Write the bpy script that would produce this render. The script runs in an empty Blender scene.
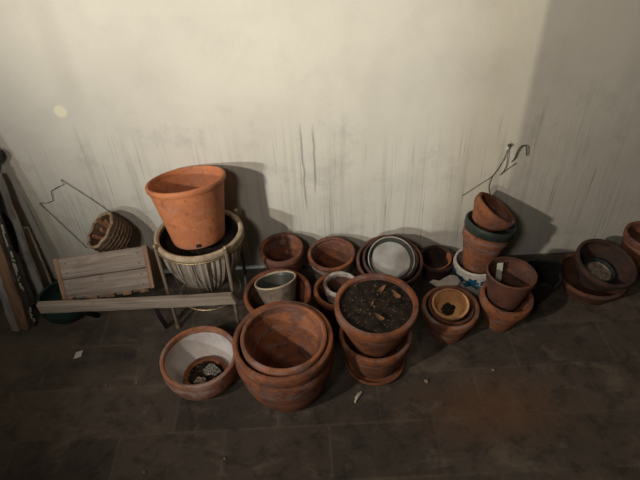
import bpy, bmesh, math, random
from mathutils import Vector, Matrix, Euler, noise
R = math.radians
random.seed(7)
S = bpy.context.scene
COL = S.collection

# ------------------------------------------------------------------ camera
cam_data = bpy.data.cameras.new('camera')
cam_data.sensor_fit = 'HORIZONTAL'
cam_data.sensor_width = 36.0
cam_data.lens = 36.0 * 560.0 / 640.0
cam_data.clip_start = 0.02
cam = bpy.data.objects.new('camera', cam_data)
COL.objects.link(cam)
_p, _r = R(40.7), R(3.0)
_F = Vector((0, math.cos(_p), -math.sin(_p)))
_X0 = Vector((1, 0, 0))
_Y0 = Vector((0, math.sin(_p), math.cos(_p)))
_X = math.cos(_r) * _X0 - math.sin(_r) * _Y0
_Y = math.sin(_r) * _X0 + math.cos(_r) * _Y0
_M = Matrix((_X, _Y, -_F)).transposed().to_4x4()
_M.translation = Vector((0, -1.70, 1.6))
cam.matrix_world = _M
S.camera = cam

# ------------------------------------------------------------------ world, exposure
S.view_settings.view_transform = 'Standard'
S.view_settings.look = 'None'
S.view_settings.gamma = 1.0
S.view_settings.use_curve_mapping = False
S.view_settings.exposure = 0.0
W = bpy.data.worlds.new('room_fill')
S.world = W
W.use_nodes = True
W.node_tree.nodes['Background'].inputs[0].default_value = (1.0, 0.93, 0.90, 1)
W.node_tree.nodes['Background'].inputs[1].default_value = 0.016

# ------------------------------------------------------------------ lamps
def spot(name, loc, target, power, color, radius, angle, blend):
    l = bpy.data.lights.new(name, 'SPOT')
    l.energy = power; l.color = color; l.shadow_soft_size = radius
    l.spot_size = R(angle); l.spot_blend = blend
    o = bpy.data.objects.new(name, l)
    COL.objects.link(o)
    o.location = loc
    o.rotation_euler = (Vector(target) - Vector(loc)).to_track_quat('-Z', 'Y').to_euler()
    return o
# two far lamps for the wall's shadow edges, a room lamp, an added fill
spot('far_lamp_warm', (-3.7, -5.0, 2.35), (0.20, 0, 1.35), 640, (1.0, 0.90, 0.68), 0.012, 25, 1.0)  # unseen lamp in an invented passage, placed for the sharp shadow edge
spot('far_lamp_cool', (-3.45, -5.0, 2.25), (0.10, 0, 0.90), 540, (0.88, 0.96, 1.0), 0.10, 26, 1.0)  # same invented passage, wider source for the soft shadow edge
spot('room_lamp', (-1.55, -2.05, 1.75), (0.70, 0, 1.30), 176, (1.0, 0.90, 0.78), 0.045, 94, 1.0)
spot('fill_lamp', (-0.60, -2.20, 2.15), (-0.10, 0, 1.30), 62, (1.0, 0.93, 0.84), 0.16, 92, 1.0)  # unseen soft fill added near the camera to lighten the shadows

# ------------------------------------------------------------------ node helpers
def new_mat(name):
    m = bpy.data.materials.new(name); m.use_nodes = True
    nt = m.node_tree
    b = nt.nodes['Principled BSDF']
    return m, nt, b
class NT:
    def __init__(s, nt): s.nt = nt
    def n(s, t, **kw):
        nd = s.nt.nodes.new(t)
        for k, v in kw.items(): setattr(nd, k, v)
        return nd
    def link(s, a, b): s.nt.links.new(a, b)
    def setin(s, inp, v):
        if hasattr(v, 'is_output') or isinstance(v, bpy.types.NodeSocket): s.link(v, inp)
        else: inp.default_value = v
    def coord(s, kind='Object', scale=(1, 1, 1), loc=(0, 0, 0), rand=True, rot=(0, 0, 0)):
        tc = s.n('ShaderNodeTexCoord')
        mp = s.n('ShaderNodeMapping')
        mp.inputs['Scale'].default_value = scale; mp.inputs['Location'].default_value = loc
        mp.inputs['Rotation'].default_value = rot
        src = tc.outputs[kind]
        if rand:
            oi = s.n('ShaderNodeObjectInfo')
            ad = s.n('ShaderNodeVectorMath', operation='MULTIPLY_ADD')
            cb = s.n('ShaderNodeCombineXYZ')
            for i in range(3): s.link(oi.outputs['Random'], cb.inputs[i])
            s.link(cb.outputs[0], ad.inputs[0]); ad.inputs[1].default_value = (37, 17, 53)
            s.link(src, ad.inputs[2]); src = ad.outputs[0]
        s.link(src, mp.inputs[0])
        return mp.outputs[0]
    def noise(s, vec, scale, detail=4, rough=0.6, dist=0.0):
        t = s.n('ShaderNodeTexNoise')
        t.inputs['Scale'].default_value = scale; t.inputs['Detail'].default_value = detail
        t.inputs['Roughness'].default_value = rough; t.inputs['Distortion'].default_value = dist
        s.link(vec, t.inputs['Vector'])
        return t.outputs['Fac']
    def ramp(s, fac, lo, hi, a=0.0, b=1.0):
        m = s.n('ShaderNodeMapRange'); m.interpolation_type = 'SMOOTHSTEP'
        s.link(fac, m.inputs['Value'])
        m.inputs['From Min'].default_value = lo; m.inputs['From Max'].default_value = hi
        m.inputs['To Min'].default_value = a; m.inputs['To Max'].default_value = b
        return m.outputs[0]
    def mul(s, a, b, op='MULTIPLY'):
        m = s.n('ShaderNodeMath', operation=op)
        s.setin(m.inputs[0], a); s.setin(m.inputs[1], b)
        return m.outputs[0]
    def mix(s, fac, a, b):
        m = s.n('ShaderNodeMix', data_type='RGBA')
        s.setin(m.inputs[0], fac)
        for i, v in ((6, a), (7, b)):
            if isinstance(v, tuple): m.inputs[i].default_value = (*v, 1) if len(v) == 3 else v
            else: s.link(v, m.inputs[i])
        return m.outputs[2]
    def bump(s, h, strength, dist, bsdf):
        b = s.n('ShaderNodeBump'); b.inputs['Strength'].default_value = strength
        b.inputs['Distance'].default_value = dist
        s.link(h, b.inputs['Height']); s.link(b.outputs[0], bsdf.inputs['Normal'])

def terracotta(name, base, dark, bloom=0.35, bloom_col=(0.36, 0.30, 0.27), rough=0.85, bloom_lo=0.50):
    m, nt, b = new_mat(name); N = NT(nt)
    v = N.coord()
    n1 = N.noise(v, 11, 6, 0.68)
    n2 = N.noise(v, 34, 5, 0.65)
    vh = N.coord(scale=(1, 1, 4))
    n3 = N.noise(vh, 9, 6, 0.70, 0.5)
    n4 = N.noise(v, 90, 2, 0.5)
    n5 = N.noise(v, 150, 3, 0.6)
    c = N.mix(N.ramp(n1, 0.42, 0.60), base, dark)
    c = N.mix(N.mul(N.ramp(n3, bloom_lo, bloom_lo + 0.14), bloom), c, bloom_col)
    c = N.mix(N.mul(N.ramp(n2, 0.54, 0.68), 0.55), c, tuple(x * 0.45 for x in dark))
    c = N.mix(N.mul(N.ramp(n5, 0.62, 0.72), 0.5 * bloom), c, bloom_col)
    N.link(c, b.inputs['Base Color'])
    b.inputs['Roughness'].default_value = rough
    b.inputs['Specular IOR Level'].default_value = 0.25
    N.bump(N.mul(n4, N.mul(n2, 1.5), 'ADD'), 0.45, 0.002, b)
    return m
def plain(name, col, rough=0.7, var=0.3, scale=12, metallic=0.0, spec=0.3, bump=0.2, stretch=(1, 1, 1), col2=None, transmission=0.0):
    m, nt, b = new_mat(name); N = NT(nt)
    v = N.coord(scale=stretch)
    n1 = N.noise(v, scale, 5, 0.6)
    c = N.mix(N.ramp(n1, 0.35, 0.68), col, col2 or tuple(x * (1 - var) for x in col))
    N.link(c, b.inputs['Base Color'])
    b.inputs['Roughness'].default_value = rough; b.inputs['Metallic'].default_value = metallic
    b.inputs['Specular IOR Level'].default_value = spec
    b.inputs['Transmission Weight'].default_value = transmission
    if bump: N.bump(N.noise(v, scale * 4, 3, 0.6), bump, 0.002, b)
    return m
def wood(name, light, dark, axis=0, grain=1.0, rough=0.8):
    m, nt, b = new_mat(name); N = NT(nt)
    sc = [60 * grain] * 3; sc[axis] = 3.0
    v = N.coord(scale=tuple(sc))
    n1 = N.noise(v, 1.0, 5, 0.65, 0.6)
    v2 = N.coord()
    n2 = N.noise(v2, 11, 4, 0.6)
    c = N.mix(N.ramp(n1, 0.36, 0.64), light, dark)
    c = N.mix(N.mul(N.ramp(n2, 0.52, 0.75), 0.55), c, tuple(x * 0.6 for x in dark))
    N.link(c, b.inputs['Base Color']); b.inputs['Roughness'].default_value = rough
    b.inputs['Specular IOR Level'].default_value = 0.2
    N.bump(n1, 0.35, 0.002, b)
    return m

# ------------------------------------------------------------------ wall and floor materials
def wall_material():
    m, nt, b = new_mat('limewashed_plaster'); N = NT(nt)
    v = N.coord('Object', rand=False)
    big = N.noise(v, 1.6, 4, 0.55)
    mid = N.noise(v, 7, 5, 0.62)
    fine = N.noise(v, 160, 3, 0.6)
    sv = N.coord('Object', scale=(34, 1, 0.9), rand=False)
    st = N.noise(sv, 1.0, 4, 0.7, 0.15)
    sv2 = N.coord('Object', scale=(120, 1, 2.2), rand=False, loc=(3, 0, 5))
    st2 = N.noise(sv2, 1.0, 3, 0.7)
    sep = N.n('ShaderNodeSeparateXYZ'); N.link(v, sep.inputs[0])
    z = sep.outputs[2]; x = sep.outputs[0]
    # drips start at uneven heights below a metre and run down
    wob = N.mul(N.mul(big, 0.9), N.mul(z, 0.0), 'ADD')
    dz = N.ramp(N.mul(z, wob, 'ADD'), 0.85, 1.22, 1.0, 0.0)
    drip = N.mul(N.ramp(st, 0.46, 0.72), dz)
    thin = N.mul(N.ramp(st2, 0.57, 0.70), dz)
    c = N.mix(N.ramp(big, 0.35, 0.65), (0.60, 0.572, 0.495), (0.53, 0.503, 0.44))
    c = N.mix(N.mul(N.ramp(mid, 0.45, 0.72), 0.22), c, (0.42, 0.385, 0.33))
    c = N.mix(N.mul(drip, 0.40), c, (0.30, 0.275, 0.235))
    c = N.mix(N.mul(N.mul(thin, N.ramp(N.noise(N.coord('Object', scale=(3.2, 1, 1.1), rand=False), 1.0, 3, 0.6), 0.36, 0.56)), 0.85), c, (0.19, 0.18, 0.162))
    sm = N.noise(N.coord('Object', scale=(1, 1, 1), rand=False, loc=(11, 0, 3)), 4.2, 6, 0.72)
    c = N.mix(N.mul(N.mul(N.ramp(sm, 0.50, 0.66), N.ramp(z, 0.62, 0.95, 1, 0)), 0.30), c, (0.27, 0.255, 0.24))
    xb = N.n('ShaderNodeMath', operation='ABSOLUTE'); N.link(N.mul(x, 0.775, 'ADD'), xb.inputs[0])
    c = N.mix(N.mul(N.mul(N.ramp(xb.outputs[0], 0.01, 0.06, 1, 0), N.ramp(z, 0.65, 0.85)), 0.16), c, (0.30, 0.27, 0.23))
    # two scratched lines beside the middle of the wall
    for (x0, za, zb) in ((-0.046, 0.26, 0.68), (-0.005, 0.34, 0.67)):
        dx = N.mul(N.mul(x, -x0, 'ADD'), N.mul(N.mul(N.noise(v, 9, 2, 0.5), -0.5, 'ADD'), 0.02), 'ADD')
        ad = N.n('ShaderNodeMath', operation='ABSOLUTE'); N.link(dx, ad.inputs[0])
        ln = N.mul(N.ramp(ad.outputs[0], 0.001, 0.006, 1, 0), N.mul(N.ramp(z, za, za + 0.1), N.ramp(z, zb - 0.08, zb, 1, 0)))
        c = N.mix(N.mul(ln, 0.55), c, (0.12, 0.12, 0.12))
    # a fresh round patch of filler
    dv = N.n('ShaderNodeVectorMath', operation='DISTANCE')
    N.link(v, dv.inputs[0]); dv.inputs[1].default_value = (-0.833, 0, 0.754)
    dd = N.mul(dv.outputs['Value'], N.mul(mid, 0.03), 'ADD')
    c = N.mix(N.mul(N.ramp(dd, 0.030, 0.042, 1, 0), 0.85), c, (0.72, 0.68, 0.50))
    N.link(c, b.inputs['Base Color'])
    b.inputs['Roughness'].default_value = 0.92
    b.inputs['Specular IOR Level'].default_value = 0.15
    N.bump(N.mul(N.mul(fine, 0.35), N.mul(mid, 1.4), 'ADD'), 0.35, 0.004, b)
    return m
def floor_material():
    m, nt, b = new_mat('worn_flagstones'); N = NT(nt)
    v = N.coord('Object', rand=False, loc=(0.001, 0.006, 0))
    br = N.n('ShaderNodeTexBrick')
    N.link(v, br.inputs['Vector'])
    br.offset = 0.5
    br.inputs['Scale'].default_value = 1.0
    br.inputs['Brick Width'].default_value = 0.33
    br.inputs['Row Height'].default_value = 0.183
    br.inputs['Mortar Size'].default_value = 0.007
    br.inputs['Mortar Smooth'].default_value = 0.9
    br.inputs['Color1'].default_value = (0.117, 0.092, 0.070, 1)
    br.inputs['Color2'].default_value = (0.074, 0.060, 0.048, 1)
    br.inputs['Mortar'].default_value = (0.125, 0.100, 0.076, 1)
    n1 = N.noise(v, 3.2, 5, 0.62)
    n2 = N.noise(v, 15, 6, 0.70, 0.3)
    n3 = N.noise(v, 110, 3, 0.6)
    sv = N.coord('Object', scale=(1, 1.5, 1), rand=False)
    n4 = N.noise(sv, 8, 6, 0.68, 0.4)
    c = br.outputs['Color']
    c = N.mix(N.ramp(n1, 0.38, 0.66, 0, 0.50), c, (0.048, 0.040, 0.034))
    c = N.mix(N.ramp(n2, 0.46, 0.68, 0, 0.75), c, (0.033, 0.028, 0.025))
    c = N.mix(N.ramp(n4, 0.50, 0.72, 0, 0.65), c, (0.179, 0.142, 0.106))
    c = N.mix(N.ramp(n3, 0.64, 0.74, 0, 0.40), c, (0.218, 0.183, 0.148))
    dv2 = N.n('ShaderNodeVectorMath', operation='DISTANCE')
    N.link(v, dv2.inputs[0]); dv2.inputs[1].default_value = (-1.0, -0.30, 0)
    d2 = N.mul(dv2.outputs['Value'], N.mul(n2, 0.5), 'ADD')
    c = N.mix(N.mul(N.mul(N.ramp(d2, 0.35, 0.85, 1, 0), N.ramp(n1, 0.35, 0.60)), 0.55), c, (0.203, 0.164, 0.125))
    # reddish clay stain on the right
    dv = N.n('ShaderNodeVectorMath', operation='DISTANCE')
    v5 = N.coord('Object', scale=(1, 1.9, 1), rand=False, rot=(0, 0, R(-10)))
    N.link(v5, dv.inputs[0]); dv.inputs[1].default_value = (0.28, -1.42, 0)
    dd = N.mul(dv.outputs['Value'], N.mul(n2, 0.30), 'ADD')
    c = N.mix(N.mul(N.ramp(dd, 0.15, 0.52, 1, 0), 0.6), c, (0.133, 0.055, 0.023))
    N.link(c, b.inputs['Base Color'])
    b.inputs['Roughness'].default_value = 0.75
    b.inputs['Specular IOR Level'].default_value = 0.25
    N.bump(N.mul(N.mul(n3, 0.4), N.mul(n2, 1.2), 'ADD'), 0.5, 0.004, b)
    return m

TC = {
 'orange':  terracotta('bright_orange_clay', (0.44, 0.155, 0.062), (0.36, 0.125, 0.056), 0.30, (0.34, 0.20, 0.16), 0.6),
 'warm':    terracotta('warm_clay', (0.275, 0.098, 0.040), (0.145, 0.064, 0.043), 0.75, (0.235, 0.170, 0.155)),
 'red':     terracotta('red_clay', (0.235, 0.078, 0.031), (0.120, 0.051, 0.034), 0.70, (0.20, 0.140, 0.127)),
 'dark':    terracotta('dark_clay', (0.140, 0.056, 0.033), (0.075, 0.038, 0.029), 0.45, (0.13, 0.095, 0.088)),
 'pink':  terracotta('pinkish_clay', (0.32, 0.128, 0.062), (0.21, 0.092, 0.060), 0.60, (0.36, 0.27, 0.24), 0.85, 0.46),
 'deep':    terracotta('very_dark_clay', (0.070, 0.037, 0.028), (0.042, 0.026, 0.022), 0.30, (0.08, 0.058, 0.052)),
 'limed':   terracotta('lime_crusted_clay', (0.30, 0.24, 0.20), (0.24, 0.15, 0.11), 0.7, (0.38, 0.35, 0.32), 0.9, 0.40),
 'crust':   terracotta('white_crusted_clay', (0.42, 0.37, 0.33), (0.10, 0.060, 0.045), 0.6, (0.48, 0.44, 0.40), 0.9, 0.46),
 'pale':    terracotta('pale_orange_clay', (0.66, 0.36, 0.165), (0.54, 0.27, 0.12), 0.25, (0.48, 0.36, 0.28)),
 'grey':    terracotta('grey_bloomed_clay', (0.19, 0.125, 0.078), (0.12, 0.083, 0.060), 0.55, (0.19, 0.160, 0.135), 0.85, 0.45),
}
M_soil = plain('dark_soil', (0.030, 0.022, 0.017), 0.95, col2=(0.012, 0.010, 0.009), scale=45, bump=1.0, spec=0.1)
_nt = M_soil.node_tree; _N = NT(_nt); _b = _nt.nodes['Principled BSDF']
_src = _b.inputs['Base Color'].links[0].from_socket
_N.link(_N.mix(_N.ramp(_N.noise(_N.coord(), 130, 2, 0.5), 0.64, 0.70), _src, (0.16, 0.115, 0.075)), _b.inputs['Base Color'])
M_whitein = plain('white_scale_deposit', (0.60, 0.55, 0.52), 0.9, col2=(0.44, 0.38, 0.355), scale=14)
M_greyglaze = plain('pale_grey_glaze', (0.38, 0.36, 0.33), 0.5, col2=(0.27, 0.25, 0.225), scale=16, bump=0.1)
M_greydark = plain('grey_green_glaze', (0.060, 0.060, 0.052), 0.4, scale=12)
M_green = plain('green_painted_clay', (0.036, 0.047, 0.040), 0.5, col2=(0.020, 0.026, 0.023), scale=18)
M_bucket = plain('dark_green_enamel', (0.024, 0.050, 0.041), 0.38, col2=(0.016, 0.034, 0.028), scale=10, bump=0.05)
M_whiteglaze = plain('white_glaze', (0.60, 0.57, 0.50), 0.3, col2=(0.42, 0.40, 0.35), scale=14, bump=0.05)
M_blue = plain('blue_glaze', (0.018, 0.10, 0.19), 0.35, col2=(0.012, 0.055, 0.12), scale=30, bump=0.05)
M_bluegreen = plain('sea_green_glaze', (0.06, 0.20, 0.20), 0.35, scale=30, bump=0.05)
M_black = plain('black_plastic', (0.016, 0.015, 0.015), 0.30, col2=(0.030, 0.029, 0.028), scale=14)
M_label = plain('white_plastic', (0.72, 0.70, 0.60), 0.5, var=0.15)
M_shard = plain('pale_ceramic_shard', (0.52, 0.47, 0.42), 0.6, col2=(0.36, 0.30, 0.26), scale=25)
M_grit = plain('pale_grit', (0.38, 0.31, 0.24), 0.95, col2=(0.22, 0.17, 0.125), scale=60, bump=1.0)
M_bamboo = wood('grey_bamboo', (0.31, 0.255, 0.20), (0.19, 0.15, 0.115), axis=2)
M_bamrim = wood('pale_bent_cane', (0.47, 0.38, 0.265), (0.33, 0.245, 0.16), axis=2, grain=0.5, rough=0.5)
M_brass = plain('dull_brass_wire', (0.36, 0.27, 0.14), 0.45, metallic=0.6, scale=30, bump=0.05)
M_cratewood = wood('weathered_crate_wood', (0.31, 0.25, 0.20), (0.19, 0.15, 0.12), axis=0)
M_crateend = wood('brown_crate_end_wood', (0.30, 0.185, 0.115), (0.18, 0.11, 0.07), axis=2)
M_plank = wood('greyed_plank_wood', (0.30, 0.245, 0.19), (0.19, 0.15, 0.115), axis=0)
M_postwood = wood('brown_post_wood', (0.21, 0.16, 0.115), (0.12, 0.09, 0.065), axis=2)
M_darkwood = wood('dark_stained_wood', (0.035, 0.028, 0.024), (0.018, 0.015, 0.014), axis=2)
M_boardgrey = wood('grey_painted_board', (0.48, 0.455, 0.43), (0.24, 0.215, 0.195), axis=2, grain=0.6)
M_boardrust = wood('rusty_brown_board', (0.36, 0.21, 0.12), (0.19, 0.12, 0.08), axis=2, grain=0.7)
M_boardblack = wood('blackened_board', (0.085, 0.075, 0.068), (0.045, 0.038, 0.034), axis=2, grain=0.5)
M_flake = plain('cream_paint_flakes', (0.55, 0.50, 0.40), 0.8, var=0.35, scale=60)
M_slat = wood('pale_slat_wood', (0.66, 0.58, 0.47), (0.50, 0.42, 0.33), axis=2)
M_maroon = plain('maroon_stain', (0.045, 0.022, 0.022), 0.7, scale=20)
M_wicker = wood('brown_wicker', (0.14, 0.085, 0.05), (0.075, 0.047, 0.03), axis=2)
M_wickerrim = wood('tan_wicker_rim', (0.34, 0.245, 0.145), (0.20, 0.135, 0.08), axis=2)
M_stick = wood('reddish_stick_wood', (0.34, 0.15, 0.07), (0.17, 0.075, 0.04), axis=2)
M_wire = plain('dark_iron_wire', (0.13, 0.115, 0.105), 0.6, metallic=0.5, scale=40, bump=0.05)
M_paper = plain('white_paper', (0.75, 0.72, 0.67), 0.8, var=0.1)
M_leaf = plain('dry_leaf', (0.20, 0.10, 0.048), 0.8, col2=(0.12, 0.058, 0.030), scale=50)
M_stub = plain('pale_yellow_stub', (0.62, 0.58, 0.36), 0.7, col2=(0.55, 0.53, 0.47), scale=60)
M_crumb = plain('clay_crumb', (0.30, 0.22, 0.15), 0.9, scale=60)
M_black_hole = plain('drain_hole_shade', (0.012, 0.010, 0.010), 0.9, scale=20)
m, nt, b = new_mat('crumpled_clear_plastic')
b.inputs['Base Color'].default_value = (0.62, 0.61, 0.58, 1); b.inputs['Roughness'].default_value = 0.10
b.inputs['Transmission Weight'].default_value = 0.80
M_clear = m
M_wall = wall_material()
M_floor = floor_material()

# ------------------------------------------------------------------ mesh helpers
def link_mesh(name, bm, mat, parent=None, smooth=True, extra=()):
    bmesh.ops.recalc_face_normals(bm, faces=bm.faces)
    me = bpy.data.meshes.new(name)
    bm.to_mesh(me); bm.free()
    me.materials.append(mat)
    for x in extra: me.materials.append(x)
    if smooth:
        for p in me.polygons: p.use_smooth = True
        me.set_sharp_from_angle(angle=R(38))
    o = bpy.data.objects.new(name, me)
    COL.objects.link(o)
    if parent is not None: o.parent = parent
    return o
def thing(name, label, cat, loc=(0, 0, 0), rot=(0, 0, 0), group=None):
    o = bpy.data.objects.new(name, None); COL.objects.link(o)
    o.empty_display_size = 0.05
    o.location = loc; o.rotation_euler = rot
    return tag(o, label, cat, group)
def tag(o, label, cat, group=None):
    o['label'] = label; o['category'] = cat
    if group: o['group'] = group
    return o
def structure(o):
    o['kind'] = 'structure'; return o
def lathe(bm, prof, seg=56, closed=False, wob=0.0, seed=0.0, mi=0):
    """revolve (r, z) points about Z; closed joins last ring to first"""
    rings = []
    for (r, z) in prof:
        if r < 1e-6:
            rings.append([bm.verts.new((0, 0, z))])
        else:
            ring = []
            for i in range(seg):
                a = 2 * math.pi * i / seg
                k = 1.0
                if wob:
                    k += wob * noise.noise(Vector((math.cos(a) * 1.3 + seed, math.sin(a) * 1.3, z * 9)))
                ring.append(bm.verts.new((r * k * math.cos(a), r * k * math.sin(a), z)))
            rings.append(ring)
    pairs = list(zip(rings, rings[1:]))
    if closed: pairs.append((rings[-1], rings[0]))
    for A, B in pairs:
        for i in range(seg):
            j = (i + 1) % seg
            if len(A) == 1 and len(B) == 1: continue
            if len(A) == 1: f = bm.faces.new((A[0], B[i], B[j]))
            elif len(B) == 1: f = bm.faces.new((A[i], A[j], B[0]))
            else: f = bm.faces.new((A[i], A[j], B[j], B[i]))
            f.material_index = mi
def box(bm, lo, hi, mat=None, bev=0.0):
    vs = [bm.verts.new((x, y, z)) for z in (lo[2], hi[2]) for y in (lo[1], hi[1]) for x in (lo[0], hi[0])]
    fs = [bm.faces.new([vs[i] for i in q]) for q in ((0, 2, 3, 1), (4, 5, 7, 6), (0, 1, 5, 4), (2, 6, 7, 3), (0, 4, 6, 2), (1, 3, 7, 5))]
    if bev:
        es = list({e for f in fs for e in f.edges})
        bmesh.ops.bevel(bm, geom=es, offset=bev, segments=2, affect='EDGES')
    if mat is not None:
        for v in (bm.verts if bev else vs): v.co = mat @ v.co
    return vs
def rough_board(bm, lo, hi, n=(10, 1, 3), jit=0.0015, seed=0):
    """a board cut into a grid with slightly worn, uneven faces"""
    b2 = bmesh.new()
    box(b2, lo, hi)
    L = [h - l for h, l in zip(hi, lo)]
    ax = max(range(3), key=lambda i: L[i])
    es = [e for e in b2.edges if abs((e.verts[0].co - e.verts[1].co)[ax]) > L[ax] * 0.9]
    bmesh.ops.subdivide_edges(b2, edges=es, cuts=n[0], use_grid_fill=True)
    bmesh.ops.bevel(b2, geom=[e for e in b2.edges if len(e.link_faces) == 2 and e.calc_face_angle(0) > 1.0], offset=min(0.0022, min(L) * 0.2), segments=1, affect='EDGES')
    for v in b2.verts:
        q = v.co * 22 + Vector((seed * 3.1, seed * 1.7, seed))
        v.co += Vector((noise.noise(q), noise.noise(q + Vector((9, 0, 0))), noise.noise(q + Vector((0, 9, 0))))) * jit
    me = bpy.data.meshes.new('tmp'); b2.to_mesh(me); b2.free()
    bm.from_mesh(me); bpy.data.meshes.remove(me)
def tube(bm, pts, rad, seg=8, closed=False, cap=True):
    pts = [Vector(p) for p in pts]
    n = len(pts); rings = []
    up = Vector((0.13, 0.21, 1)).normalized()
    for i, p in enumerate(pts):
        a = pts[(i - 1) % n] if (closed or i > 0) else p
        c = pts[(i + 1) % n] if (closed or i < n - 1) else p
        t = (c - a).normalized()
        u = t.cross(up)
        if u.length < 1e-3: u = t.cross(Vector((1, 0, 0)))
        u.normalize(); w = t.cross(u)
        r = rad[i] if isinstance(rad, (list, tuple)) else rad
        rings.append([bm.verts.new(p + (u * math.cos(2 * math.pi * k / seg) + w * math.sin(2 * math.pi * k / seg)) * r) for k in range(seg)])
    rng = range(n if closed else n - 1)
    for i in rng:
        A, B = rings[i], rings[(i + 1) % n]
        for k in range(seg):
            j = (k + 1) % seg
            bm.faces.new((A[k], A[j], B[j], B[k]))
    if cap and not closed:
        bm.faces.new(rings[0]); bm.faces.new(rings[-1])
def smooth_path(pts, k=5):
    P = [Vector(p) for p in pts]; out = []
    for i in range(len(P) - 1):
        p0, p1, p2, p3 = P[max(i - 1, 0)], P[i], P[i + 1], P[min(i + 2, len(P) - 1)]
        for s in range(k):
            t = s / k
            out.append(0.5 * ((2 * p1) + (p2 - p0) * t + (2 * p0 - 5 * p1 + 4 * p2 - p3) * t * t + (3 * p1 - p0 - 3 * p2 + p3) * t ** 3))
    out.append(P[-1]); return out
def aim(base, top):
    """rotation that turns Z along base->top"""
    d = (Vector(top) - Vector(base)).normalized()
    return Vector((0, 0, 1)).rotation_difference(d).to_euler()
def settle(o, floor=0.0):
    """drop a tilted thing until its lowest point touches the floor"""
    bpy.context.view_layer.update()
    lo = 1e9
    for c in [o] + list(o.children_recursive):
        if c.type == 'MESH':
            for v in c.data.vertices: lo = min(lo, (c.matrix_world @ v.co).z)
    o.location.z += floor - lo

# ------------------------------------------------------------------ pot builder
def pot_profile(r, h, rb, ch, cp, t, belly=0.0):
    """radii of a clay pot: r rim, h height, rb base, ch collar height, cp how far the collar stands out, t wall"""
    rt = r - cp
    def ro(z):
        s = max(0.0, min(1.0, z / (h - ch)))
        return rb + (rt - rb) * s + belly * math.sin(math.pi * s)
    return ro
def pot(name, label, cat, mat, r, h, rb, loc, rot=(0, 0, 0), ch=0.03, cp=0.008, t=0.010, belly=0.0, group=None,
        rim_mat=None, inner=None, ridges=(), soil=None, soil_mat=None, wob=0.006, rim_t=None, flare=0.0):
    o = thing(name, label, cat, loc, rot, group)
    ro = pot_profile(r, h, rb, ch, cp, t, belly)
    hb = h - ch
    bm = bmesh.new()
    n = 14
    seed = random.random() * 40
    prof = [(0, 0.004), (rb * 0.9, 0.004), (rb - 0.003, 0.0), (rb, 0.004)]
    for i in range(1, n + 1):
        z = hb * i / n
        rr = ro(z)
        for (rz, rh, rw) in ridges:
            rr += rh * math.exp(-((z - rz) / rw) ** 2)
        prof.append((rr, z))
    nout = len(prof)
    fl = 0.014
    for i in range(n, -1, -1):
        z = fl + (hb - fl) * i / n
        prof.append((max(ro(z) - t, 0.012), z))
    prof.append((0.011, fl)); prof.append((0.0, fl - 0.001))
    lathe(bm, prof, wob=wob, seed=seed)
    body = link_mesh('body', bm, mat, o, extra=(inner,) if inner else ())
    if inner:
        for p in body.data.polygons:
            c = p.center; rad = math.hypot(c.x, c.y)
            if p.normal.x * c.x + p.normal.y * c.y < -1e-5 and rad < ro(c.z) - t * 0.5: p.material_index = 1
    if ch > 0:
        bm = bmesh.new()
        ri = ro(hb) - t
        e = min(0.004, ch * 0.25)
        rin = r - rim_t if rim_t else r - cp * 0.6 - t
        pr = [(ri + 0.001, hb - 0.003), (r - e - 0.001 - flare * 0.6, hb - 0.003), (r - 0.001 - flare * 0.6, hb + e), (r - flare * 0.3, hb + ch * 0.5), (r, h - e), (r - e * 0.5, h - e * 0.25),
              (r - e, h), (rin + t * 0.2, h), (rin - e * 0.4, h - e), (ri + 0.002, hb + ch * 0.45)]
        lathe(bm, pr, closed=True, wob=wob, seed=seed)
        rim = link_mesh('rim', bm, rim_mat or mat, o, extra=(inner,) if inner else ())
        if rim_mat: rim['label'] = 'rim of another colour'
    if soil is not None:
        bm = bmesh.new()
        rs = ro(min(soil, hb)) - t + 0.001
        if soil > hb: rs = ro(hb) - t + 0.003
        bmesh.ops.create_circle(bm, cap_ends=True, segments=48, radius=rs)
        bmesh.ops.subdivide_edges(bm, edges=bm.edges, cuts=1)
        bm.free(); bm = bmesh.new()
        pr = [(0, 0)] + [(rs * i / 14, 0) for i in range(1, 15)] + [(rs * 0.96, -0.012), (0, -0.012)]
        lathe(bm, pr)
        for v in bm.verts:
            if v.co.z > -0.005 and math.hypot(v.co.x, v.co.y) < rs * 0.99:
                v.co.z += 0.007 * noise.noise(v.co * 55 + Vector((seed, 0, 0))) + 0.006 * noise.noise(v.co * 22 + Vector((seed, 3, 0)))
            v.co.z += soil
        so = link_mesh('soil', bm, soil_mat or M_soil, o)
    if loc[2] == 0 and any(abs(a) > 1e-6 for a in rot): settle(o)
    return o

# ------------------------------------------------------------------ room shell
bm = bmesh.new(); box(bm, (-6.0, 0.0, 0.0), (2.8, 0.2, 2.6))
structure(link_mesh('wall_back', bm, M_wall, smooth=False))
bm = bmesh.new(); box(bm, (-6.0, -6.2, -0.12), (2.8, 0.2, 0.0))
structure(link_mesh('floor', bm, M_floor, smooth=False))
# unseen partition, added so its left edge casts the wall's vertical shadow edges
bm = bmesh.new(); box(bm, (-1.404, -2.50, 0.0), (2.8, -2.40, 2.6))
structure(link_mesh('shadow_partition', bm, M_wall, smooth=False))

# ------------------------------------------------------------------ front row of pots
ROW = 'terracotta pots gathered along the wall'
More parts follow.
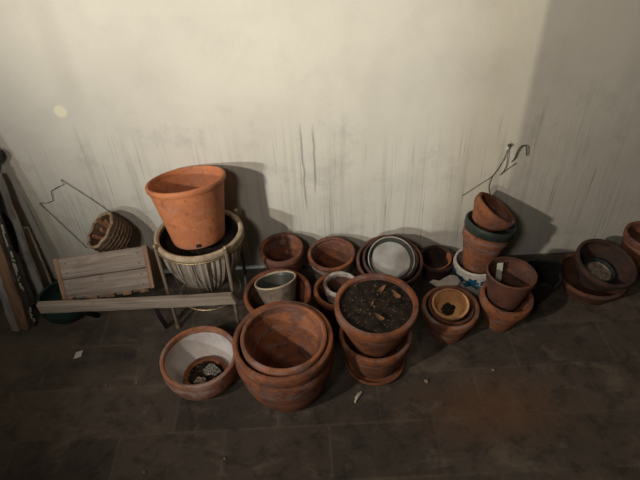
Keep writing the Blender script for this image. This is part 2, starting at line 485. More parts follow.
# low wide bowl with white scale inside
bowl = thing('planting_bowl', 'low round terracotta bowl with white-crusted inside and rubbish in it, at the front', 'bowl', (-0.416, -0.545, 0), (0, 0, 0), ROW)
bowl.scale = (1.02, 1.02, 1.25)
bm = bmesh.new()
bprof = [(0, 0.004), (0.062, 0.004), (0.068, 0.0), (0.074, 0.003), (0.092, 0.018), (0.108, 0.036), (0.119, 0.058), (0.1235, 0.078), (0.1225, 0.096)]
bin_ = [(0.112, 0.096), (0.112, 0.078), (0.106, 0.056), (0.094, 0.034), (0.075, 0.018), (0.04, 0.013), (0, 0.013)]
lathe(bm, bprof + bin_, wob=0.006, seed=3)
bo = link_mesh('body', bm, TC['pink'], bowl, extra=(M_whitein,))
for p in bo.data.polygons:
    if p.center.z > 0.0125 and p.normal.x * p.center.x + p.normal.y * p.center.y < 1e-6 and math.hypot(p.center.x, p.center.y) < 0.113 and p.normal.z > -0.2:
        p.material_index = 1
bm = bmesh.new()
lathe(bm, [(0.1115, 0.094), (0.1225, 0.094), (0.1245, 0.102), (0.1235, 0.110), (0.1185, 0.1135), (0.1125, 0.112), (0.1095, 0.104)], closed=True, wob=0.006, seed=3)
link_mesh('rim', bm, TC['pink'], bowl)
dish = pot('clay_dish', 'small orange clay dish of dark soil lying inside the white-crusted bowl', 'dish', TC['warm'], 0.074, 0.032, 0.040,
           (-0.406, -0.555, 0.021), (0, 0, 0), ch=0.008, cp=0.002, t=0.006, soil=0.020)
def crumple(name, label, cat, mat, loc, r, seed, sq=(1, 1, 0.6)):
    bm = bmesh.new()
    bmesh.ops.create_icosphere(bm, subdivisions=3, radius=r)
    for v in bm.verts:
        d = v.co.normalized()
        v.co *= 0.80 + 0.55 * noise.noise(d * 1.6 + Vector((seed, 0, 0))) + 0.22 * noise.noise(d * 3.7 + Vector((0, seed, 0)))
        v.co = Vector((v.co.x * sq[0], v.co.y * sq[1], v.co.z * sq[2]))
    lo = min(v.co.z for v in bm.verts)
    for v in bm.verts: v.co.z -= lo
    o = link_mesh(name, bm, mat, smooth=False)
    o.location = loc
    return tag(o, label, cat)
crumple('plastic_wad', 'shiny crumpled clear plastic in the bowl with white-crusted inside', 'rubbish', M_clear, (-0.382, -0.556, 0.046), 0.029, 2.0, (1.0, 0.75, 0.7))
crumple('pebble', 'pale pebble beside the crumpled plastic in the front bowl', 'pebble', M_grit, (-0.420, -0.588, 0.046), 0.017, 5.0, (1.1, 0.9, 0.8))

# large bellied pot and the pot nested in it
pot('flower_pot', 'largest terracotta pot, round-bellied with a ridge, another pot nested inside it', 'flower pot', TC['red'], 0.154, 0.270, 0.092,
    (-0.128, -0.596, 0), (R(1), 0, 0), ch=0.045, cp=0.005, t=0.012, belly=0.020, ridges=((0.190, 0.007, 0.009), (0.206, 0.004, 0.006)), group=ROW)
pot('flower_pot', 'empty wide terracotta pot nested in the largest round-bellied pot', 'flower pot', TC['warm'], 0.132, 0.205, 0.078,
    (-0.128, -0.595, 0.079), (R(1.5), R(1), 0), ch=0.036, cp=0.004, t=0.010, belly=0.004, group=ROW)

# stack with soil: saucer, pot, pot full of soil
tag(pot('plant_saucer', 'shallow terracotta saucer on the floor under the soil-filled pot stack', 'saucer', TC['red'], 0.104, 0.026, 0.088,
    (0.166, -0.512, 0), ch=0.010, cp=0.003, t=0.007), 'shallow terracotta saucer on the floor under the soil-filled pot stack', 'saucer')
pot('flower_pot', 'terracotta pot standing in a saucer, with the soil-filled pot stacked in it', 'flower pot', TC['warm'], 0.120, 0.156, 0.076,
    (0.166, -0.512, 0.0145), ch=0.034, cp=0.005, t=0.010, belly=0.004, group=ROW)
SOILPOT = pot('flower_pot', 'terracotta pot full of dark soil and dead leaves, top of the front stack', 'flower pot', TC['red'], 0.131, 0.188, 0.072,
    (0.164, -0.515, 0.1305), (R(2), R(0), 0), ch=0.036, cp=0.008, t=0.011, belly=0.002, group=ROW, soil=0.170)
def dry_leaf(label, loc, size, rz, curl, seed):
    bm = bmesh.new(); n = 8; rows = []
    for i in range(n + 1):
        s = i / n
        w = size * 0.19 * math.sin(math.pi * min(1, s * 0.94 + 0.05)) ** 0.8
        x = (s - 0.5) * size
        zc = curl * (4 * (s - 0.5) ** 2) * size
        rows.append([(x, -w, zc + 0.25 * w), (x, 0, zc - 0.12 * w), (x, w, zc + 0.30 * w)])
    top = [[bm.verts.new(p) for p in r_] for r_ in rows]
    bot = [[bm.verts.new((p[0], p[1], p[2] - 0.0012)) for p in r_] for r_ in rows]
    for i in range(n):
        for k in range(2):
            bm.faces.new((top[i][k], top[i + 1][k], top[i + 1][k + 1], top[i][k + 1]))
            bm.faces.new((bot[i][k], bot[i][k + 1], bot[i + 1][k + 1], bot[i + 1][k]))
        for k in (0, 2):
            bm.faces.new((top[i][k], bot[i][k], bot[i + 1][k], top[i + 1][k]))
    for i in (0, n):
        for k in range(2): bm.faces.new((top[i][k], top[i][k + 1], bot[i][k + 1], bot[i][k]))
    o = link_mesh('dry_leaf', bm, M_leaf)
    o.location = loc; o.rotation_euler = (R(12), R(-8), rz)
    return tag(o, label, 'leaf', 'dead leaves on the soil of the front pot')
dry_leaf('curled brown leaf on dark soil near the back rim of the soil-filled pot', (0.185, -0.460, 0.311), 0.036, R(35), 0.35, 1)
dry_leaf('brown leaf on dark soil by the right rim of the soil-filled pot', (0.234, -0.490, 0.309), 0.042, R(-62), 0.3, 2)
dry_leaf('brown leaf on dark soil towards the front of the soil-filled pot', (0.172, -0.576, 0.307), 0.038, R(-48), 0.35, 3)
dry_leaf('smallest brown leaf scrap on dark soil in the middle of the soil-filled pot', (0.150, -0.517, 0.308), 0.022, R(60), 0.3, 4)

# ------------------------------------------------------------------ back row
pot('flower_pot', 'reddish empty pot against the wall, right of the basket stand', 'flower pot', TC['red'], 0.084, 0.196, 0.058,
    (-0.142, -0.090, 0), (R(4), R(-2), 0), ch=0.030, cp=0.006, group=ROW)
pot('flower_pot', 'terracotta pot with a whitish lime band below its rim, against the wall', 'flower pot', TC['limed'], 0.091, 0.172, 0.064,
    (0.047, -0.110, 0), (R(3), R(-2), 0), ch=0.020, cp=0.004, rim_mat=TC['red'], inner=TC['red'], group=ROW)
pot('flower_pot', 'wide terracotta pot holding a tapered greyish pot, behind the largest pot', 'flower pot', TC['red'], 0.120, 0.176, 0.078,
    (-0.160, -0.310, 0), (R(2), 0, 0), ch=0.026, cp=0.005, group=ROW, t=0.011)
pot('flower_pot', 'slim greyish tapered pot with yellowed thin rim, leaning inside the wide pot', 'flower pot', TC['grey'], 0.076, 0.172, 0.035,
    (-0.141, -0.344, 0.050), (R(-21), R(-9), 0), ch=0.006, cp=0.000, t=0.006, rim_mat=M_bamrim, inner=M_greydark, group=ROW)
pot('flower_pot', 'terracotta pot with a small white-crusted pot inside, left of the soil-filled pot', 'flower pot', TC['dark'], 0.086, 0.180, 0.060,
    (0.054, -0.312, 0), (R(2), 0, 0), ch=0.028, cp=0.005, group=ROW, rim_mat=TC['red'])
pot('flower_pot', 'small pot with a thick white crusted rim, nested beside the soil-filled pot', 'flower pot', TC['crust'], 0.060, 0.110, 0.042,
    (0.062, -0.307, 0.091), (R(1), R(1), 0), ch=0.018, cp=0.003, t=0.009, wob=0.03, inner=TC['dark'], group=ROW)
pot('flower_pot', 'large dark pot against the wall holding a pale grey dish tipped up', 'flower pot', TC['dark'], 0.124, 0.165, 0.084,
    (0.256, -0.150, 0), (R(9), R(0), 0), ch=0.030, cp=0.004, group=ROW, t=0.008)
pot('flower_pot', 'dark brown pot nested between the large dark pot and the pale grey dish', 'flower pot', TC['deep'], 0.104, 0.100, 0.075,
    (0.257, -0.158, 0.087), (R(11), R(1), 0), ch=0.020, cp=0.003, group=ROW, t=0.007)
pot('glazed_dish', 'pale grey round dish tipped towards the room inside nested dark pots', 'dish', M_greydark, 0.088, 0.036, 0.074,
    (0.261, -0.158, 0.149), (R(31), R(2), 0), ch=0.004, cp=0.000, t=0.004, rim_mat=M_greyglaze)
for c in bpy.data.objects:
    if c.name.startswith('glazed_dish'): GD = c
bm = bmesh.new(); lathe(bm, [(0, 0.0160), (0.072, 0.0160), (0.0735, 0.0145), (0, 0.0135)])
lm = link_mesh('glazed_floor', bm, M_greyglaze, GD); lm['label'] = 'pale grey glazed bottom'
pot('flower_pot', 'dark squat pot against the wall with an orange sliver inside it', 'flower pot', TC['deep'], 0.075, 0.090, 0.054,
    (0.458, -0.086, 0), (R(2), 0, 0), ch=0.020, cp=0.004, group=ROW)
bm = bmesh.new()
pts = [Vector((0.058 * math.cos(a), 0.058 * math.sin(a), 0)) for a in [R(x) for x in range(-110, 11, 12)]]
for (dr, z0, z1) in ((0, 0, 0.018),):
    A = [bm.verts.new((p.x, p.y, 0)) for p in pts]; B = [bm.verts.new((p.x * 1.12, p.y * 1.12, 0.026 + 0.004 * noise.noise(p * 60))) for p in pts]
    A2 = [bm.verts.new((p.x * 0.9, p.y * 0.9, 0)) for p in pts]; B2 = [bm.verts.new((p.x * 1.02, p.y * 1.02, 0.027 + 0.004 * noise.noise(p * 60))) for p in pts]
    for i in range(len(pts) - 1):
        bm.faces.new((A[i], A[i + 1], B[i + 1], B[i])); bm.faces.new((A2[i], B2[i], B2[i + 1], A2[i + 1]))
        bm.faces.new((B[i], B[i + 1], B2[i + 1], B2[i])); bm.faces.new((A[i], A2[i], A2[i + 1], A[i + 1]))
    for i in (0, -1): bm.faces.new((A[i], B[i], B2[i], A2[i]))
o = link_mesh('clay_shard', bm, TC['orange']); o.location = (0.452, -0.080, 0.056); o.rotation_euler = (R(0), R(-4), R(12))
tag(o, 'curved orange clay shard lying inside the dark squat pot by the wall', 'shard')

# ------------------------------------------------------------------ right cluster
pot('flower_pot', 'terracotta pot holding a nest of smaller pots with a pale orange one', 'flower pot', TC['warm'], 0.099, 0.138, 0.062,
    (0.442, -0.384, 0), (R(3), R(0), 0), ch=0.036, cp=0.006, group=ROW, t=0.010)
pot('flower_pot', 'greyed brown pot ring-nested around the small pale orange pot', 'flower pot', TC['dark'], 0.080, 0.088, 0.052,
    (0.442, -0.385, 0.055), (R(3), R(2), 0), ch=0.018, cp=0.003, group=ROW, t=0.008)
pale = pot('flower_pot', 'small pale orange pot, dark stain in its bottom, innermost of its nest', 'flower pot', TC['pale'], 0.064, 0.056, 0.044,
    (0.441, -0.388, 0.106), (R(8), R(-3), 0), ch=0.012, cp=0.002, group=ROW, t=0.006)
bm = bmesh.new(); ring = []
for i in range(40):
    a = 2 * math.pi * i / 40; rr = 0.024 * (1 + 0.45 * noise.noise(Vector((math.cos(a) * 1.1, math.sin(a) * 1.1, 2.3))) + 0.22 * noise.noise(Vector((math.cos(a) * 4, math.sin(a) * 4, 7.1))))
    ring.append((rr * math.cos(a) - 0.002, rr * math.sin(a) + 0.004))
va = [bm.verts.new((x, y, 0.0165)) for x, y in ring]; vb = [bm.verts.new((x, y, 0.013)) for x, y in ring]
bm.faces.new(va); bm.faces.new(vb[::-1])
for i in range(40): bm.faces.new((va[i], va[(i + 1) % 40], vb[(i + 1) % 40], vb[i]))
q = link_mesh('dirt_stain', bm, M_soil, pale, smooth=False); q['label'] = 'dark dirt in the bottom'
# curved broken shard
bm = bmesh.new()
outline = [(-0.058, 0.004), (-0.040, 0.012), (-0.018, 0.006), (0.004, 0.016), (0.026, 0.024), (0.046, 0.018), (0.058, -0.004), (0.044, -0.020), (0.018, -0.016), (-0.010, -0.020), (-0.036, -0.014)]
T_ = [bm.verts.new((x, y, 0.004 + 2.2 * x * x)) for x, y in outline]
B_ = [bm.verts.new((x * 0.96, y * 0.9, -0.004 + 2.2 * x * x)) for x, y in outline]
bm.faces.new(T_); bm.faces.new(B_[::-1])
for i in range(len(outline)):
    j = (i + 1) % len(outline); bm.faces.new((T_[i], T_[j], B_[j], B_[i]))
bmesh.ops.triangulate(bm, faces=[f for f in bm.faces if len(f.verts) > 4])
o = link_mesh('ceramic_shard', bm, M_shard); o.location = (0.446, -0.262, 0.128); o.rotation_euler = (R(24), R(2), R(6))
tag(o, 'pale broken ceramic shard wedged behind the pot with nested smaller pots', 'shard')

# white and blue glazed planter
pl = pot('glazed_planter', 'white glazed planter with blue flower pattern, holding a leaning stack of pots', 'planter', M_whiteglaze, 0.082, 0.165, 0.066,
    (0.578, -0.192, 0), ch=0.014, cp=-0.002, t=0.009, soil=0.088, group=None, wob=0.002)
bm = bmesh.new()
def ro_pl(z): return 0.066 + (0.084 - 0.066) * z / 0.151
def petal(bm, a0, z0, size, n=6, lift=0.0012):
    """a blossom lying on the planter's side"""
    c = None; ring = []
    for i in range(36):
        t = 2 * math.pi * i / 36
        rr = size * (0.82 + 0.18 * math.cos(n * t))
        z = z0 + rr * math.sin(t); r0 = ro_pl(z) + lift
        a = a0 + rr * math.cos(t) / r0
        ring.append(bm.verts.new((r0 * math.cos(a), r0 * math.sin(a), z)))
    r0 = ro_pl(z0) + lift + 0.0006
    c = bm.verts.new((r0 * math.cos(a0), r0 * math.sin(a0), z0))
    for i in range(36): bm.faces.new((ring[i], ring[(i + 1) % 36], c))
for k in range(11):
    petal(bm, R(-112 + (k - 5) * 31), 0.121, 0.026 if k % 2 else 0.018, 5 + k % 2)
fo = link_mesh('flower_pattern', bm, M_blue, pl); fo['label'] = 'blue painted blossoms'
bm = bmesh.new()
for k in range(11):
    petal(bm, R(-112 + (k - 5) * 31 + 15), 0.100, 0.014, 4)
fo = link_mesh('leaf_pattern', bm, M_bluegreen, pl); fo['label'] = 'sea green painted leaves'

s_base, s_top = Vector((0.573, -0.195, 0.106)), Vector((0.607, -0.164, 0.282))
e1 = aim(s_base, s_top)
STK = 'leaning stack of pots in the glazed planter'
pot('flower_pot', 'orange terracotta pot standing in the white and blue planter, bottom of its stack', 'flower pot', TC['warm'], 0.085, 0.180, 0.044,
    s_base, e1, ch=0.034, cp=0.006, group=STK)
ax = (s_top - s_base).normalized()
pot('flower_pot', 'pot with dark green painted rim, middle of the leaning stack', 'flower pot', TC['dark'], 0.091, 0.085, 0.050,
    s_base + ax * 0.1350, aim((0, 0, 0), ax + Vector((0.02, -0.02, 0))), ch=0.032, cp=0.027, t=0.006, rim_t=0.007, rim_mat=M_green, inner=M_green, group=STK)
pot('flower_pot', 'small bright terracotta pot tipped sideways on top of the leaning stack', 'flower pot', TC['warm'], 0.083, 0.085, 0.044,
    Vector((0.588, -0.144, 0.297)), aim((0, 0, 0), (0.56, 0.03, 0.83)), ch=0.030, cp=0.004, group=STK)

pot('flower_pot', 'terracotta pot with thick collar, holding a taller dark pot with a white tag', 'flower pot', TC['warm'], 0.091, 0.158, 0.043,
    (0.630, -0.366, 0), (R(2), R(4), 0), ch=0.040, cp=0.007, group=ROW)
tallp = pot('flower_pot', 'tall thin-rimmed brown pot with a white plant tag inside', 'flower pot', TC['dark'], 0.085, 0.140, 0.053,
    (0.633, -0.364, 0.119), (R(-3), R(4), 0), ch=0.010, cp=0.000, t=0.007, group=ROW)
bm = bmesh.new(); box(bm, (-0.011, -0.0012, 0), (0.011, 0.0012, 0.115), bev=0.0008)
o = link_mesh('plant_tag', bm, M_label); o.location = (0.620, -0.323, 0.140); o.rotation_euler = (R(-8), R(0), R(6))
tag(o, 'white plastic plant tag standing inside the tall brown pot', 'plant tag')

# black plastic pot, squashed
bl = thing('nursery_pot', 'squashed black plastic nursery pot between the tagged pot and the wide bowl', 'nursery pot', (0.801, -0.215, 0), (0, 0, R(10)))
bm = bmesh.new()
pr = [(0, 0.003), (0.058, 0.003), (0.062, 0.0)] + [(0.062 + 0.022 * i / 10, 0.010 * i) for i in range(1, 11)] + [(0.0825 - 0.022 * i / 10, 0.100 - 0.0095 * i) for i in range(0, 11)] + [(0, 0.005)]
lathe(bm, pr, seg=72)
def squash(bm, s=1.0):
    for v in bm.verts:
        a = math.atan2(v.co.y, v.co.x); k = max(0, v.co.z / 0.1) ** 1.3
        f = 1 + k * (0.10 * math.cos(2 * a + 0.6) + 0.05 * math.cos(5 * a) + 0.03 * math.sin(9 * a + 1))
        v.co.x *= f; v.co.y *= f
        v.co.z += k * (0.012 * math.sin(3 * a + 0.5) + 0.006 * math.sin(7 * a))
squash(bm); link_mesh('body', bm, M_black, bl)
bm = bmesh.new(); lathe(bm, [(0.0805, 0.094), (0.0835, 0.094), (0.0905, 0.096), (0.0915, 0.102), (0.0885, 0.106), (0.0815, 0.104)], seg=72, closed=True)
squash(bm); link_mesh('rim', bm, M_black, bl)

# wide bowl and tipped pot with green pot inside, far right
pot('planting_bowl', 'wide shallow dark terracotta bowl near the right end, tipped pot resting in it', 'bowl', TC['dark'], 0.128, 0.085, 0.086,
    (1.022, -0.215, 0), ch=0.016, cp=0.004, group=ROW)
tp = Vector((1.036, -0.204, 0.036))
tax = Vector((0.14, -0.17, 0.95)).normalized()
pot('flower_pot', 'dark brown wide pot tipped in the shallow bowl, small green pot in its bottom', 'flower pot', TC['deep'], 0.113, 0.120, 0.056,
    tp, aim((0, 0, 0), tax), ch=0.022, cp=0.004, group=ROW)
pot('flower_pot', 'small green pot with pale grit inside the tipped dark brown pot', 'flower pot', M_green, 0.058, 0.050, 0.040,
    tp + tax * 0.018 + Vector((0.0, 0.002, 0)), aim((0, 0, 0), tax), ch=0.010, cp=0.002, t=0.008, soil=0.038, soil_mat=M_grit, group=ROW)
pot('flower_pot', 'terracotta pot cut off by the right edge of the view, against the wall', 'flower pot', TC['warm'], 0.080, 0.160, 0.060,
    (1.262, -0.090, 0), ch=0.030, cp=0.004, group=ROW)

# ------------------------------------------------------------------ basket on its stand
BX, BY, BZ = -0.420, -0.215, 0.365
st = thing('basket_stand', 'round slatted bamboo planter basket on a wire-ringed stand, orange pot in it', 'planter stand', (BX, BY, 0), (R(-4), 0, 0))
RB = 0.150
# slats, one worn bowl of staves
bm = bmesh.new(); n = 44
def stave(s): # s 0..1 top to bottom
    return (RB - 0.010) * (1 - 0.62 * s ** 2.3), BZ - 0.004 - 0.225 * s
for k in range(n):
    a0 = 2 * math.pi * k / n; wid = 2 * math.pi / n * 0.485
    rows = []
    for i in range(9):
        r_, z_ = stave(i / 8)
        d = 0.0012 * (k % 3)
        rows.append([bm.verts.new((rr * math.cos(a), rr * math.sin(a), z_)) for (rr, a) in ((r_ + d, a0 - wid), (r_ + 0.0035 + d, a0), (r_ + d, a0 + wid), (r_ - 0.004, a0 + wid), (r_ - 0.004, a0 - wid))])
    for A, B in zip(rows, rows[1:]):
        for i in range(5): j = (i + 1) % 5; bm.faces.new((A[i], A[j], B[j], B[i]))
    bm.faces.new(rows[0]); bm.faces.new(rows[-1])
link_mesh('slats', bm, M_bamboo, st, smooth=False)
bm = bmesh.new()
pr = []
for i in range(9): r_, z_ = stave(i / 8); pr.append((r_ - 0.0045, z_))
pr += [(0, pr[-1][1])]
pr2 = [(0, pr[-1][1] + 0.003)] + [(r_ - 0.003, z_ + 0.002) for r_, z_ in reversed(pr[:-1])]
lathe(bm, pr + pr2)
link_mesh('liner', bm, M_darkwood, st)
bm = bmesh.new(); lathe(bm, [(RB - 0.011, BZ - 0.012), (RB + 0.001, BZ - 0.014), (RB + 0.005, BZ - 0.004), (RB + 0.003, BZ + 0.005), (RB - 0.004, BZ + 0.008), (RB - 0.012, BZ + 0.004)], closed=True)
link_mesh('rim', bm, M_bamrim, st)
bm = bmesh.new(); tube(bm, [((RB + 0.003) * math.cos(a), (RB + 0.003) * math.sin(a), BZ - 0.018) for a in [2 * math.pi * i / 64 for i in range(64)]], 0.0025, 6, True)
link_mesh('rim_wire', bm, M_brass, st)
bm = bmesh.new(); tube(bm, [(0.112 * math.cos(a), 0.112 * math.sin(a), 0.100) for a in [2 * math.pi * i / 64 for i in range(64)]], 0.0028, 6, True)
link_mesh('lower_ring', bm, M_brass, st)
bm = bmesh.new(); lathe(bm, [(0, 0), (0.128, 0), (0.130, 0.006), (0, 0.006)])
for v in bm.verts: v.co.z += BZ - 0.047
link_mesh('soil', bm, M_soil, st)
for k, deg in enumerate((214, 312, 40, 130)):
    a = R(deg)
    bm = bmesh.new()
    top = Vector(((RB + 0.009) * math.cos(a), (RB + 0.009) * math.sin(a), BZ + 0.012)); bot = Vector(((RB + 0.004) * math.cos(a), (RB + 0.004) * math.sin(a), (RB + 0.004) * math.sin(a) * math.tan(R(4)) + 0.0012))
    tube(bm, [bot, bot.lerp(top, 0.5), top], 0.0065, 10)
    post = link_mesh('post', bm, M_postwood, st)
    bm = bmesh.new(); bmesh.ops.create_uvsphere(bm, u_segments=12, v_segments=8, radius=0.0085)
    for v in bm.verts: v.co += top + Vector((0, 0, 0.004))
    link_mesh('finial', bm, M_brass, post)
    bm = bmesh.new(); lathe(bm, [(0, 0), (0.010, 0), (0.011, 0.006), (0.008, 0.014), (0, 0.014)], seg=12)
    for v in bm.verts: v.co += bot
    link_mesh('foot', bm, M_brass, post)
for k, deg in enumerate((232, 250, 268, 286)):
    a = R(deg); bm = bmesh.new()
    tube(bm, [(0.112 * math.cos(a), 0.112 * math.sin(a), 0.1), ((RB + 0.002) * math.cos(a), (RB + 0.002) * math.sin(a), BZ - 0.016)], 0.0018, 6)
    link_mesh('wire_strut', bm, M_wire, st)

ob = Vector((-0.420, -0.196, 0.3440)); oax = Vector((-0.075, 0.25, 0.97)).normalized()
op = pot('flower_pot', 'big clean bright orange pot standing tilted in the bamboo basket', 'flower pot', TC['orange'], 0.134, 0.222, 0.089,
    ob, aim((0, 0, 0), oax), ch=0.019, cp=0.008, t=0.005, group=None, wob=0.002)
for k, deg in enumerate((-80, 10, 100, 190)):
    a = R(deg)
    bm = bmesh.new()
    mat = Matrix.Rotation(a, 4, 'Z') @ Matrix.Translation((0.0925, 0, 0.014))
    box(bm, (-0.004, -0.008, -0.006), (0.0018, 0.008, 0.006), mat, bev=0.001)
    h_ = link_mesh('drain_notch', bm, M_black_hole, op); h_['label'] = 'dark drainage notch'

# ------------------------------------------------------------------ plank on its dark legs
pk = thing('trestle_rail', 'long grey weathered plank on dark legs, in front of the crate and basket', 'plank', (-0.640, -0.354, 0))
bm = bmesh.new(); rough_board(bm, (-0.340, -0.011, 0.181), (0.340, 0.011, 0.223), (16, 1, 1), 0.0022, 4)
for v in bm.verts:
    v.co.z += -0.004 * math.sin((v.co.x + 0.34) * 3.0)
    if v.co.x > 0.325 and v.co.z > 0.20: v.co.x -= 0.012
link_mesh('board', bm, M_plank, pk)
for (x0, x1, y1) in ((0.048, 0.048, 0.055), (-0.220, -0.230, 0.130)):
    bm = bmesh.new()
    tube(bm, [(x1, y1, 0.006), ((x0 + x1) / 2, y1 * 0.45, 0.105), (x0, 0.018, 0.216)], [0.011, 0.011, 0.010], 4)
    l_ = link_mesh('leg', bm, M_darkwood, pk, smooth=False); l_['label'] = 'dark wooden leg'

# ------------------------------------------------------------------ crate
yaw, tilt = R(8), R(-27)
cr = thing('wooden_crate', 'small weathered wooden crate of two front boards, leaning back behind the plank', 'crate', (-0.760, -0.283, 0.176))
cr.rotation_mode = 'XYZ'
cr.rotation_euler = (Matrix.Rotation(yaw, 3, 'Z') @ Matrix.Rotation(R(-0.5), 3, 'Y') @ Matrix.Rotation(tilt, 3, 'X')).to_euler()
CW, CH, CD = 0.146, 0.158, 0.150   # half width, height, depth
for k, (z0, z1) in enumerate(((0.004, 0.079), (0.082, CH))):
    bm = bmesh.new(); rough_board(bm, (-CW, -0.009, z0), (CW, 0.0, z1), (10, 1, 1), 0.0014, 2 + k)
    fb = link_mesh('front_board', bm, M_cratewood, cr)
    for sx in (-1, 1):
        for zz in (z0 + 0.02, z1 - 0.02):
            bm = bmesh.new(); lathe(bm, [(0, 0), (0.0028, 0), (0.0022, 0.0012), (0, 0.0016)], seg=10)
            for v in bm.verts: v.co = Vector((sx * (CW - 0.022) + v.co.x, -0.0093 - v.co.z, zz + v.co.y))
            link_mesh('nail', bm, M_wire, fb)
for k, (z0, z1) in enumerate(((0.004, 0.079),)):
    bm = bmesh.new(); rough_board(bm, (-CW, CD, z0), (CW, CD + 0.009, z1), (10, 1, 1), 0.0014, 7 + k)
    link_mesh('back_board', bm, M_cratewood, cr)
for sx in (-1, 1):
    bm = bmesh.new(); x0 = sx * (CW - 0.004)
    rough_board(bm, (min(x0, x0 + sx * 0.018), -0.010, 0.0), (max(x0, x0 + sx * 0.018), CD + 0.004, CH + 0.003), (4, 1, 1), 0.0012, 11 + sx)
    for v in bm.verts:
        if v.co.z > 0.1: v.co.z -= 0.075 * max(0.0, min(1.0, v.co.y / CD))
    link_mesh('end_board', bm, M_crateend, cr)
for k in range(4):
    bm = bmesh.new(); y0 = 0.002 + k * 0.038
    rough_board(bm, (-CW, y0, -0.006), (CW, y0 + 0.030, 0.003), (10, 1, 1), 0.001, 20 + k)
    link_mesh('bottom_slat', bm, M_cratewood, cr)
for k in range(5):
    bm = bmesh.new(); x0 = -CW + 0.012 + k * 0.060
    rough_board(bm, (x0, -0.011, -0.008), (x0 + 0.032, -0.002, 0.006), (3, 1, 1), 0.001, 30 + k)
    q = link_mesh('bottom_cleat', bm, M_crateend, cr)

# wicker basket tipped in the crate with sticks
wb, wt = Vector((-0.736, -0.082, 0.255)), Vector((-0.796, -0.106, 0.332))
wk = thing('wicker_basket', 'small brown wicker basket tipped over behind the wooden crate, sticks inside', 'basket', wb, aim(wb, wt))
WL = (wt - wb).length
bm = bmesh.new()
lathe(bm, [(0, 0), (0.046, 0.0), (0.058, 0.01), (0.068, 0.04), (0.072, WL), (0.066, WL), (0.062, 0.04), (0.050, 0.014), (0, 0.008)], seg=40)
for v in bm.verts:
    r_ = math.hypot(v.co.x, v.co.y)
    if r_ > 0.03:
        a = math.atan2(v.co.y, v.co.x)
        k = 1 + 0.035 * math.sin(20 * a)
        v.co.x *= k; v.co.y *= k
link_mesh('weave', bm, M_wicker, wk)
for i in range(6):
    z = 0.014 + i * (WL - 0.02) / 6; rr = 0.060 + 0.0115 * min(1, z / 0.06)
    bm = bmesh.new(); tube(bm, [(rr * math.cos(a) * (1 + 0.03 * math.sin(20 * a + i * 3.14)), rr * math.sin(a) * (1 + 0.03 * math.sin(20 * a + i * 3.14)), z) for a in [2 * math.pi * j / 60 for j in range(60)]], 0.0030, 6, True)
    link_mesh('woven_band', bm, M_wicker, wk)
bm = bmesh.new(); tube(bm, [(0.069 * math.cos(a), 0.069 * math.sin(a), WL + 0.002 * math.sin(9 * a)) for a in [2 * math.pi * j / 60 for j in range(60)]], 0.006, 8, True)
link_mesh('rim', bm, M_wickerrim, wk)
_ax = (wt - wb).normalized(); _u = _ax.cross(Vector((0, 0, 1))).normalized(); _w = _ax.cross(_u)
sticks = []
for (p, q, r_, t_, ln) in ((-0.024, -0.018, -0.034, -0.022, 0.016), (0.000, -0.026, 0.004, -0.040, 0.006), (0.024, -0.012, 0.034, -0.016, 0.020), (-0.002, 0.012, -0.010, 0.028, 0.012)):
    sticks.append((wb + _ax * 0.022 + _u * p + _w * q, wb + _ax * (WL + ln) + _u * r_ + _w * t_))
for k, (a, b_) in enumerate(sticks):
    bm = bmesh.new(); A, B = Vector(a), Vector(b_)
    tube(bm, [A, A.lerp(B, 0.5), B], [0.0085, 0.008, 0.007], 6)
    o = link_mesh('kindling_stick', bm, M_stick)
    tag(o, 'reddish kindling stick inside the small tipped wicker basket', 'stick', 'sticks in the wicker basket')

# green round pot under the plank
gp = thing('green_pot', 'dark green rounded enamel pot under the left end of the plank', 'pot', (-0.990, -0.192, 0))
gp.scale = (1, 1, 0.88)
bm = bmesh.new()
lathe(bm, [(0, 0.003), (0.050, 0.003), (0.055, 0), (0.072, 0.012), (0.086, 0.034), (0.093, 0.062), (0.093, 0.088), (0.090, 0.104), (0.082, 0.104), (0.085, 0.086), (0.085, 0.062), (0.078, 0.036), (0.06, 0.015), (0, 0.010)])
link_mesh('body', bm, M_bucket, gp)
bm = bmesh.new(); tube(bm, [(0.088 * math.cos(a), 0.088 * math.sin(a), 0.104) for a in [2 * math.pi * j / 48 for j in range(48)]], 0.005, 8, True)
link_mesh('rim', bm, M_bucket, gp)

# ------------------------------------------------------------------ old boards leaning at the left
lean = math.atan(0.25)
def leaning(name, label, x, y, w, h, t, rz=0.0, rx=lean, mat=None):
    o = thing(name, label, 'board', (x, y, 0), (-rx, 0, rz))
    return o
bA = leaning('leaning_board', 'rusty brown and grey old board, frontmost of those leaning at left', -1.150, -0.272, 0, 0, 0, R(0))
bm = bmesh.new(); rough_board(bm, (-0.004, -0.008, 0.004), (0.034, 0.008, 1.0), (24, 1, 1), 0.004, 41)
link_mesh('face', bm, M_boardrust, bA)
bm = bmesh.new(); rough_board(bm, (-0.030, -0.012, 0.0), (-0.003, 0.008, 1.0), (24, 1, 1), 0.004, 43)
q = link_mesh('edge_strip', bm, M_boardgrey, bA); q['label'] = 'grey painted edge'
bB = leaning('leaning_board', 'blackened old board with flaking cream paint on its edge, leaning on the wall', -1.104, -0.262, 0, 0, 0)
bm = bmesh.new(); rough_board(bm, (-0.012, 0.0, 0.004), (0.008, 0.016, 1.0), (24, 1, 1), 0.003, 45)
link_mesh('face', bm, M_boardblack, bB)
bm = bmesh.new()
rnd = random.Random(4)
for k in range(46):
    z = 0.01 + rnd.random() * 0.95; l = 0.006 + rnd.random() * 0.028; x = 0.003 + rnd.uniform(-0.004, 0.004)
    box(bm, (x, -0.0035, z), (x + rnd.uniform(0.002, 0.006), 0.0005, z + l), Matrix.Rotation(0, 4, 'Z'))
